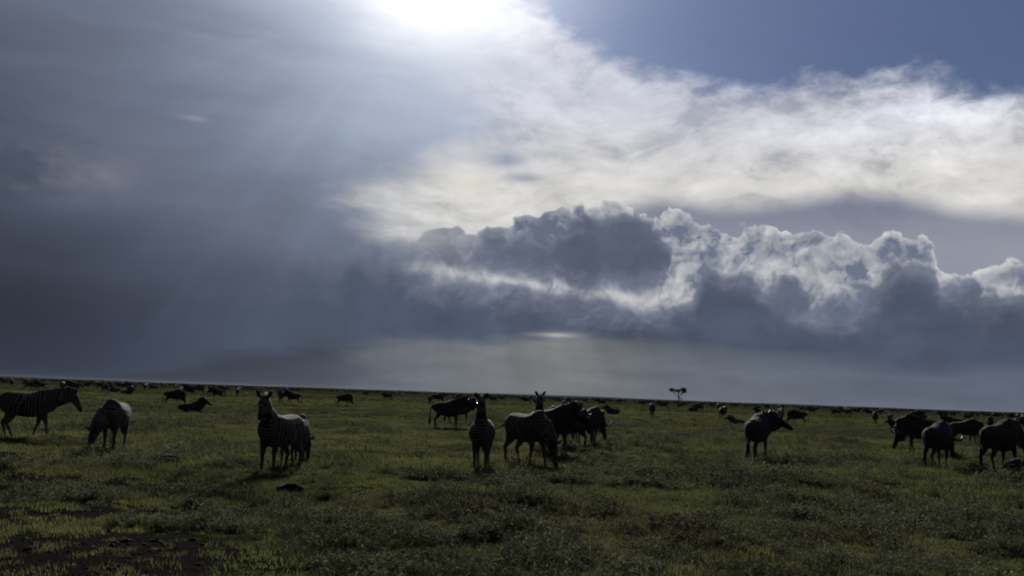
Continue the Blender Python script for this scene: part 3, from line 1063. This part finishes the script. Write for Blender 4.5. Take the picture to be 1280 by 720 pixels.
def animal_parts(species, seed, **pose):
    """list of (name, mesh) that make up one animal in one pose"""
    rs = random.Random(seed)
    me, q = animal_shape(species, **pose)
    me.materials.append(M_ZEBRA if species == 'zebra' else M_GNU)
    me.name = species + '_body'
    parts = [('body', me)]

    def add(name, V, F, m):
        mm = bpy.data.meshes.new(species + '_' + name)
        mm.from_pydata([tuple(v) for v in V], [], F)
        mm.update()
        mm.polygons.foreach_set('use_smooth', [True] * len(mm.polygons))
        mm.materials.append(m)
        parts.append((name, mm))
    nd, up = q['nd'], q['up']
    # direction of the crest of the neck
    cr = np.array((0, 0, 1.0)) - nd * nd[2]
    cr /= np.linalg.norm(cr) + 1e-9
    (a0, b0), (a1, b1), (a2, b2) = q['neck_r']
    line = [q['nbase'] + nd * .02 + cr * (b0 * .80), q['mid'] + cr * (b1 * .90), q['poll'] - nd * .02 + cr * (b2 * .85), q['p'](.02, .115)]
    V, F = [], []
    if species == 'zebra':
        fringe(line, [cr, cr, cr, up - q['hd'] * .3], [.05, .11, .12, .07], .022, V, F, rs, 30, .25)
        add('mane', V, F, M_ZMANE)
    else:
        fringe(line, [cr, cr, cr, up], [.07, .15, .14, .07], .034, V, F, rs, 26, .5)
        add('mane', V, F, M_HAIR)
        V, F = [], []
        dn = -cr
        l2 = [q['nbase'] + nd * .08 + dn * (b0 * .88), q['mid'] + dn * (b1 * .9), q['poll'] + dn * (b2 * .8), q['p'](.45, -.10)]
        fringe(l2, [dn, dn + np.array((0, 0, -.5)), dn + np.array((0, 0, -.5)), -up + np.array((0, 0, -.5))], [.08, .17, .19, .06], .022, V, F, rs, 24, .5)
        add('beard', V, F, M_BEARD)
        for w in (-1, 1):
            V, F = [], []
            P_ = q['p']
            tube([(*P_(-.02, .08, w * .02), .05, .045), (*P_(-.02, .09, w * .11), .042, .038), (*P_(.03, .05, w * .22), .032, .03), (*P_(.0, .12, w * .30), .025, .024), (*P_(-.06, .23, w * .28), .017, .017), (*P_(-.10, .29, w * .22), .007, .007)],
                 V, F, side=tuple(q['hd']), seg=8, sub=4)
            add('horn', V, F, M_HORN)
    for w in (-1, 1):
        V, F = [], []
        sphere(q['p'](.27, .045, w * .088), .022, V, F)
        add('eye', V, F, M_EYE)
    V, F = [], []
    td = (q['t2'] - q['t1']) / np.linalg.norm(q['t2'] - q['t1'])
    ln = .26 if species == 'zebra' else .40
    if q['drop']:
        e_ = q['t2'] + np.array((-.12, .08, -max(0.0, q['t2'][2] - .06)))
    else:
        e_ = q['t2'] + td * ln
        e_[2] = min(e_[2], q['t2'][2] - ln * .6)
    hair_tuft(q['t2'] - td * .05, e_, .02, .03, V, F, rs, 12)
    add('tail_tuft', V, F, M_HAIR)
    return parts


def joined(parts, name):
    """far copies: the same animal as one mesh"""
    me = bpy.data.meshes.new(name)
    bm = bmesh.new()
    mats = []
    for _, m in parts:
        mt = m.materials[0]
        if mt not in mats:
            mats.append(mt); me.materials.append(mt)
        k0 = len(bm.faces)
        bm.from_mesh(m)
        bm.faces.ensure_lookup_table()
        for f in bm.faces[k0:]:
            f.material_index = mats.index(mt); f.smooth = True
    bm.to_mesh(me)
    bm.free()
    return me


def place(species, parts, px, py, heading, sc, label, group=None, cat=None, name=None):
    x, y = ground_hit(px, py)
    root = empty(name or species, (x, y, float(height(x, y)) - 0.05), R(heading) - math.atan2(x, y), sc)
    tag(root, label, cat or species, group)
    for nm, me in parts:
        o = bpy.data.objects.new(nm, me)
        o.parent = root
        col.objects.link(o)
    return root


def recoat(parts, mat):
    out = []
    for nm, me in parts:
        if nm == 'body':
            me = me.copy()
            me.materials[0] = mat
        out.append((nm, me))
    return out


Z, W = 'zebra', 'wildebeest'
# the near animals, each in its own pose
place(Z, animal_parts(Z, 1, neck=12, head=-58, legs=(-14, 10, 4, 16)), 30, 547, -4, 1.1,
      'striped zebra in profile walking with its head held low, by the plain\'s dark bare soil')
place(Z, animal_parts(Z, 2, neck=-46, neck_yaw=-30, head=-72, legs=(8, -6, 0, 6)), 141, 563, -104, 1.0,
      'zebra grazing alone with its muzzle in the grass and sunlit back')
place(Z, animal_parts(Z, 3, neck=46, neck_yaw=14, head=-42, head_yaw=8, legs=(0, 3, -4, 6)), 348, 592, -122, 1.0,
      'zebra facing forward with raised head and round ears, a smaller zebra behind it')
place(Z, animal_parts(Z, 4, neck=-40, head=-70, legs=(5, -5, 0, 5), tail_swing=-.6), 367, 580, 70, .88,
      'smaller zebra seen from behind, half hidden by the zebra with raised head')
place(Z, animal_parts(Z, 5, neck=66, head=-46, legs=(0, 3, 0, -3)), 601, 587, -94, 1.0,
      'zebra standing square on with neck stretched tall, next to a grazing zebra')
place(Z, animal_parts(Z, 6, neck=-44, head=-70, legs=(10, -8, 8, -5), tail_swing=-1.0), 657, 582, -50, 1.08,
      'zebra grazing with its tail swung out towards the tall-necked zebra')
place(Z, animal_parts(Z, 7, neck=64, head=-30, legs=(0, 2, 0, 0)), 671, 563, -86, 1.0,
      'dark zebra with splayed ears looking over the back of the grazing zebra')
gnu_walk = animal_parts(W, 11, neck=-2, head=-58, legs=(-10, 8, 6, -8))
gnu_graze = animal_parts(W, 12, neck=-46, head=-66, legs=(8, -8, 5, -5))
gnu_look = animal_parts(W, 13, neck=22, head=-48, legs=(0, 3, 3, -3))
gnu_turn = animal_parts(W, 14, neck=10, neck_yaw=-38, head=-28, head_yaw=-20, legs=(-4, 5, 3, -4))
gnu_lie = animal_parts(W, 15, neck=40, head=-35, lying=True)
place(W, gnu_walk, 692, 566, -38, 1.1, 'shaggy wildebeest with lowered head directly behind the grazing zebra\'s hind end')
place(W, gnu_walk, 713, 561, -150, 1.0, 'wildebeest wedged between the shaggy one and the grazing one at the zebra cluster')
place(W, gnu_graze, 735, 555, 50, 1.06, 'wildebeest grazing turned away beside the shaggy one at the zebra cluster')
place(W, gnu_look, 559, 535, 8, 1.08, 'wildebeest standing side on with head up, a second head showing behind it')
place(W, gnu_look, 574, 530, -4, 1.02, 'wildebeest mostly hidden behind another, only its head showing past the shoulder')
place(W, gnu_turn, 946, 577, 74, 1.12, 'lone dark wildebeest standing turned away with its head turned aside')
place(W, gnu_graze, 1153, 568, 206, 1.14, 'wildebeest grazing behind the one that shows only its rump')
place(W, animal_parts(W, 16, neck=-30, head=-64, legs=(4, -4, 2, -3)), 1172, 586, 68, 1.1, 'wildebeest seen squarely from behind, its rump rounded and dark')
place(W, gnu_graze, 1206, 557, -18, 1.04, 'wildebeest with head drooping to the grass between the rump-on one and the bulky one')
place(W, gnu_walk, 1192, 541, 170, .95, 'wildebeest half hidden behind the one with drooping head')
place(W, animal_parts(W, 17, neck=-20, head=-60, legs=(-6, 6, -5, 7)), 1251, 590, 58, 1.15, 'bulky wildebeest with a sunlit back standing over a lying one')
place(W, gnu_lie, 1292, 598, 8, .92, 'wildebeest lying in the grass in front of the bulky standing one')

# ---- animals in the middle distance
gnu_stand = animal_parts(W, 18, neck=8, head=-60, legs=(3, -3, 2, -2))
calf_lie = recoat(gnu_lie, M_CALF)
MID = 'wildebeest scattered over the middle of the plain'
mid = [
    (gnu_graze, 216, 507, -14, .98, 'wildebeest grazing beside a lying one that holds its head up'),
    (gnu_lie, 238, 516, 8, 1.0, 'wildebeest lying with raised head next to a grazing one'),
    (gnu_walk, 271, 499, 172, 1.0, None),
    (gnu_stand, 351, 503, -80, 1.0, 'wildebeest facing forward beside another standing close, beyond the zebra with raised head'),
    (gnu_walk, 366, 506, 196, 1.02, 'wildebeest side on close to a forward-facing one, beyond the zebra with raised head'),
    (gnu_graze, 429, 508, 4, 1.0, 'wildebeest grazing by itself in the open grass behind the zebras'),
    (gnu_stand, 537, 506, -90, 1.0, None),
    (gnu_stand, 722, 524, -96, 1.05, 'wildebeest facing forward just beyond the back of the grazing one'),
    (gnu_stand, 705, 513, -88, .95, None),
    (gnu_lie, 766, 518, 176, 1.05, 'wildebeest lying with its head up beyond the zebra cluster'),
    (gnu_stand, 815, 522, -92, 1.05, 'wildebeest facing forward in open grass short of the acacia'),
    (gnu_stand, 903, 524, -70, 1.0, 'wildebeest standing next to a lying brown calf'),
    (gnu_stand, 975, 531, -84, 1.05, 'wildebeest facing forward with sunlit head beside a grazing one'),
    (gnu_graze, 998, 531, 178, 1.0, 'wildebeest grazing in profile beside one with a sunlit head'),
    (gnu_walk, 1086, 520, 180, 1.0, None),
    (gnu_stand, 1094, 531, -90, 1.02, 'wildebeest facing forward near a low lying one, out on the dry grass'),
    (gnu_lie, 1122, 536, 170, .9, 'wildebeest lying flat out on the dry grass'),
    (gnu_stand, 1238, 538, -94, .98, 'wildebeest facing forward beyond the bulky one with a sunlit back'),
    (gnu_graze, 1274, 537, 12, 1.0, None),
    (gnu_graze, 36, 487, 5, 1.0, None), (gnu_walk, 50, 488, 182, 1.0, None),
    (gnu_stand, 77, 489, -92, 1.0, None), (gnu_walk, 93, 488, 15, 1.0, None),
    (gnu_graze, 128, 485, 185, 1.0, None), (gnu_walk, 148, 485, 0, 1.0, None), (gnu_walk, 166, 486, 175, 1.0, None),
    (gnu_lie, 158, 493, 0, 1.0, None),
    (gnu_walk, 1150, 531, 190, 1.0, None),
]
SHARED = {id(gnu_graze): 'small dark wildebeest grazing out on the middle of the plain', id(gnu_walk): 'small dark wildebeest walking across the middle of the plain',
          id(gnu_stand): 'small dark wildebeest standing upright out in the middle of the plain', id(gnu_lie): 'small dark wildebeest lying out in the middle of the plain'}
for pr, px, py, hd_, sc, lab in mid:
    place(W, pr, px, py, hd_, sc, lab or SHARED[id(pr)], MID)
place(W, calf_lie, 921, 531, 178, .8, 'brown wildebeest calf lying beside a standing adult', None, 'calf', 'wildebeest_calf')

# ---- the herd towards the horizon: too small to show parts
far_meshes = [(joined(gnu_graze, 'far_grazing'), 'tiny dark wildebeest grazing far off towards the horizon'),
              (joined(gnu_walk, 'far_walking'), 'tiny dark wildebeest walking far off towards the horizon'),
              (joined(gnu_stand, 'far_standing'), 'tiny dark wildebeest standing far off towards the horizon'),
              (joined(gnu_lie, 'far_lying'), 'tiny dark wildebeest resting far off towards the horizon')]


def horizon_y(px):
    return 493.2 + (px - 640) * math.tan(R(ROLL))


rs_far = random.Random(21)
clusters = [(rs_far.uniform(-30, 1310), rs_far.uniform(4.5, 12.0), rs_far.uniform(12, 60)) for _ in range(40)]
clusters += [(40, 4.5, 60), (150, 5.5, 70), (250, 6, 60), (330, 5, 60), (480, 6, 50), (700, 7, 60), (790, 6, 40), (950, 7, 60), (1040, 8, 60), (1180, 9, 70)]
n_far = 0
while n_far < 245:
    cx, cd, cs = rs_far.choice(clusters)
    px = rs_far.gauss(cx, cs) if rs_far.random() < 0.6 else rs_far.uniform(-30, 1310)
    dy = cd * math.exp(rs_far.gauss(0, 0.22))
    if not (-40 < px < 1320) or dy < 3.4 or dy > 19:
        continue
    x, y = ground_hit(px, horizon_y(px) + dy)
    me, lab = rs_far.choices(far_meshes, (4, 3, 3, 1.2))[0]
    o = bpy.data.objects.new('wildebeest', me)
    o.location = (x, y, float(height(x, y)) - 0.01)
    o.rotation_euler = (0, 0, rs_far.choice((0, math.pi)) + rs_far.gauss(0, 0.9))
    q = rs_far.uniform(0.95, 1.2)
    o.scale = (q, q, q)
    col.objects.link(o)
    tag(o, lab, 'wildebeest', 'distant herd of wildebeest')
    n_far += 1

pts = []
while len(pts) < 1800:
    cx, cd, cs = rs_far.choice(clusters)
    px = rs_far.gauss(cx, cs * 1.6) if rs_far.random() < 0.5 else rs_far.uniform(-50, 1330)
    dy = 0.9 + 4.2 * rs_far.random()
    if -60 < px < 1340:
        pts.append((*ground_at(px, horizon_y(px) + dy), -0.01))
herd = scatter('distant_herd', [], pts, np.full(len(pts), 1.0), 'dark specks of the herd strung out along the horizon', 'herd', [m_ for m_, _ in far_meshes[:3]])


# ------------------------------------------------------------------ acacia
def build_acacia(px, py, sc):
    rs = random.Random(5)
    x, y = ground_hit(px, py)
    root = tag(empty('acacia_tree', (x, y, -0.02), R(20), sc), 'lone flat-topped acacia with a split crown, standing far out on the plain', 'tree')
    V, F = [], []
    tube([(0, 0, 0, .24, .24), (.05, 0, .8, .17, .17), (0, .05, 1.8, .15, .15), (.1, 0, 2.8, .13, .13)], V, F, seg=10)
    ends = []
    for a, b, c in (((.1, 0, 2.6), (-.8, .1, 3.6), (-2.1, .2, 4.7)), ((.1, 0, 2.7), (.6, -.1, 3.7), (1.5, -.2, 4.8)), ((.1, 0, 2.6), (.9, .5, 3.5), (2.3, .8, 4.5)),
                    ((.1, 0, 2.6), (-.3, -.7, 3.6), (-1.2, -1.3, 4.7)), ((.1, 0, 2.6), (.3, .8, 3.7), (.9, 1.5, 4.8)), ((0, 0, 1.6), (.5, .1, 2.1), (1.1, .2, 2.5))):
        tube([(*a, .09, .09), (*b, .06, .06), (*c, .03, .03)], V, F, seg=7)
        ends.append(c)
        for _ in range(3):
            e = (c[0] + rs.uniform(-.7, .7), c[1] + rs.uniform(-.7, .7), c[2] + rs.uniform(.1, .45))
            m_ = tuple((p_ + q_) / 2 for p_, q_ in zip(b, e))
            tube([(*b, .035, .035), (*m_, .028, .028), (*e, .01, .01)], V, F, seg=5, sub=3)
    bark = plain_mat('bark', (0.035, 0.028, 0.022), 0.9, 0.1)
    mesh_obj('trunk', V, F, bark, root)
    V, F = [], []
    for (cx, cy, cz, rx, rz, n) in ((-2.1, .2, 5.0, 1.0, .55, 1500), (-1.2, -1.2, 4.8, .85, .38, 1000), (1.5, -.2, 5.2, 1.05, .62, 1700), (2.3, .8, 4.6, .85, .42, 1000), (.9, 1.5, 4.9, .85, .38, 900), (1.1, .2, 2.6, .45, .25, 160)):
        for _ in range(n):
            a, q = rs.uniform(0, 6.283), math.sqrt(rs.random())
            w = rs.uniform(-1, 1) * math.sqrt(max(0.05, 1 - q * q))
            k = 0.75 + 0.35 * math.sin(3 * a + cx)
            p_ = (cx + rx * q * k * math.cos(a), cy + rx * q * k * math.sin(a), cz + rz * w)
            leaf(p_, (rs.uniform(-1, 1), rs.uniform(-1, 1), rs.uniform(-.5, .5)), (0, 0, 1), rs.uniform(.14, .30), rs.uniform(.09, .17), V, F)
    lm = foliage_mat('acacia_leaf', (0.025, 0.035, 0.012), (0.055, 0.065, 0.022), (0.06, 0.05, 0.02), 0.3, 0.1)
    mesh_obj('crown', V, F, lm, root, smooth=False)


build_acacia(848, 509, 0.9)


# ------------------------------------------------------------------ single weed clumps and clods
def build_clumps():
    rs = random.Random(9)
    sm = plain_mat('weed_stem', (0.03, 0.035, 0.015), 0.8, 0.1)
    protos = []
    for _ in range(5):
        SV, SF, LV, LF = [], [], [], []
        for _ in range(46):
            a, q = rs.uniform(0, 6.283), 0.5 * math.sqrt(rs.random())
            h = rs.uniform(.16, .42) * (1 - .5 * (q / .5) ** 2)
            b = Vector((math.cos(a) * q * .8, math.sin(a) * q * .8, -.03))
            t = b + Vector((math.cos(a) * q * .45 + rs.uniform(-.05, .05), math.sin(a) * q * .45 + rs.uniform(-.05, .05), h))
            blade_verts(tuple(b), a, h, .008, (t - b).xy.length, SV, SF)
            for _ in range(rs.randint(10, 15)):
                p_ = b.lerp(t, rs.uniform(.15, 1))
                ang = rs.uniform(0, 6.283)
                leaf(p_, (math.cos(ang), math.sin(ang), rs.uniform(-.2, 1)), (rs.uniform(-.3, .3), rs.uniform(-.3, .3), 1), rs.uniform(.04, .08), rs.uniform(.016, .032), LV, LF)
        protos.append((mesh_obj('stems', SV, SF, sm, smooth=False, link=False).data, mesh_obj('leaves', LV, LF, weed_mat, smooth=False, link=False).data))
    spots = [(905, 592, 1.0), (1080, 600, 1.3), (1128, 596, 1.1), (962, 602, 1.0), (632, 628, 1.1), (694, 634, 1.0), (560, 604, .9), (822, 604, 1.0), (1236, 612, 1.2),
             (1188, 616, 1.1), (914, 644, .9), (1012, 606, 1.0), (432, 644, .8), (300, 608, .7), (762, 640, 1.0), (1050, 640, .8), (520, 570, .9), (480, 592, .8), (455, 566, .7), (590, 640, .9), (850, 655, .8), (1150, 650, 1.0), (540, 622, 1.0), (660, 612, .9), (725, 618, .8), (985, 625, .9), (1100, 628, 1.0), (1215, 640, 1.1), (400, 600, .7), (490, 628, .8), (875, 612, .9), (780, 668, .8), (640, 668, .8), (1010, 668, .8)]
    LAB = {}
    for keys, lab in ((((905, 592), (962, 602), (1012, 606)), 'bushy weed clump in the grass before the lone dark wildebeest'),
                      (((1080, 600), (1128, 596)), 'bushy weed clump before the wildebeest seen squarely from behind'),
                      (((1236, 612), (1188, 616)), 'bushy weed clump in front of the bulky wildebeest and the lying one'),
                      (((632, 628), (694, 634)), 'bushy weed clump in front of the zebra with swung-out tail'),
                      (((560, 604),), 'bushy weed clump beside the feet of the tall-necked zebra'),
                      (((300, 608),), 'small weed clump beside the dark clod of earth')):
        for k in keys:
            LAB[k] = lab
    for i, (px, py, q) in enumerate(spots):
        x, y = ground_hit(px, py)
        root = tag(empty('weed_clump', (x, y, float(height(x, y))), rs.uniform(0, 6.28), q), LAB.get((px, py), 'low bushy clump of leafy weeds standing in the open grass'), 'weed clump', 'weed clumps on the near plain')
        st, lv = protos[i % 5]
        for nm, me in (('stems', st), ('leaves', lv)):
            o = bpy.data.objects.new(nm, me); o.parent = root; col.objects.link(o)
    cm = plain_mat('dark_earth', (0.016, 0.012, 0.010), 0.95, 0.05)
    for px, py, q, lab in ((362, 614, 0.7, 'dark clod of earth in the grass before the zebra with raised head'), (205, 580, 1.2, 'low dark mound of earth beside the lone grazing zebra')):
        x, y = ground_hit(px, py)
        bm = bmesh.new()
        bmesh.ops.create_icosphere(bm, subdivisions=3, radius=1)
        for v in bm.verts:
            n = mnoise.fractal(v.co * 1.7 + Vector((px, 0, 0)), .6, 2, 4)
            v.co = Vector((v.co.x * .34, v.co.y * .24, v.co.z * .17)) * (1 + .22 * n)
        me = bpy.data.meshes.new('earth_clod'); bm.to_mesh(me); bm.free()
        me.materials.append(cm)
        o = bpy.data.objects.new('earth_clod', me)
        o.location = (x, y, float(height(x, y)) + .02); o.scale = (q, q, q)
        col.objects.link(o)
        tag(o, lab, 'clod')


build_clumps()


# ------------------------------------------------------------------ haze over the plain
def build_haze():
    V = [(sx * 13500, sy * 13500, z) for z in (-1.0, 12.0) for sx, sy in ((-1, -1), (1, -1), (1, 1), (-1, 1))]
    F = [(0, 3, 2, 1), (4, 5, 6, 7), (0, 1, 5, 4), (1, 2, 6, 5), (2, 3, 7, 6), (3, 0, 4, 7)]
    m, nb, out = new_mat('haze_air')
    v = nb.node('ShaderNodeVolumePrincipled')
    v.inputs['Color'].default_value = (0.42, 0.47, 0.56, 1)
    v.inputs['Density'].default_value = 0.00005
    v.inputs['Anisotropy'].default_value = 0.0
    nb.t.links.new(v.outputs[0], out.inputs['Volume'])
    o = mesh_obj('haze', V, F, m, smooth=False)
    tag(o, kind='stuff')


build_haze()
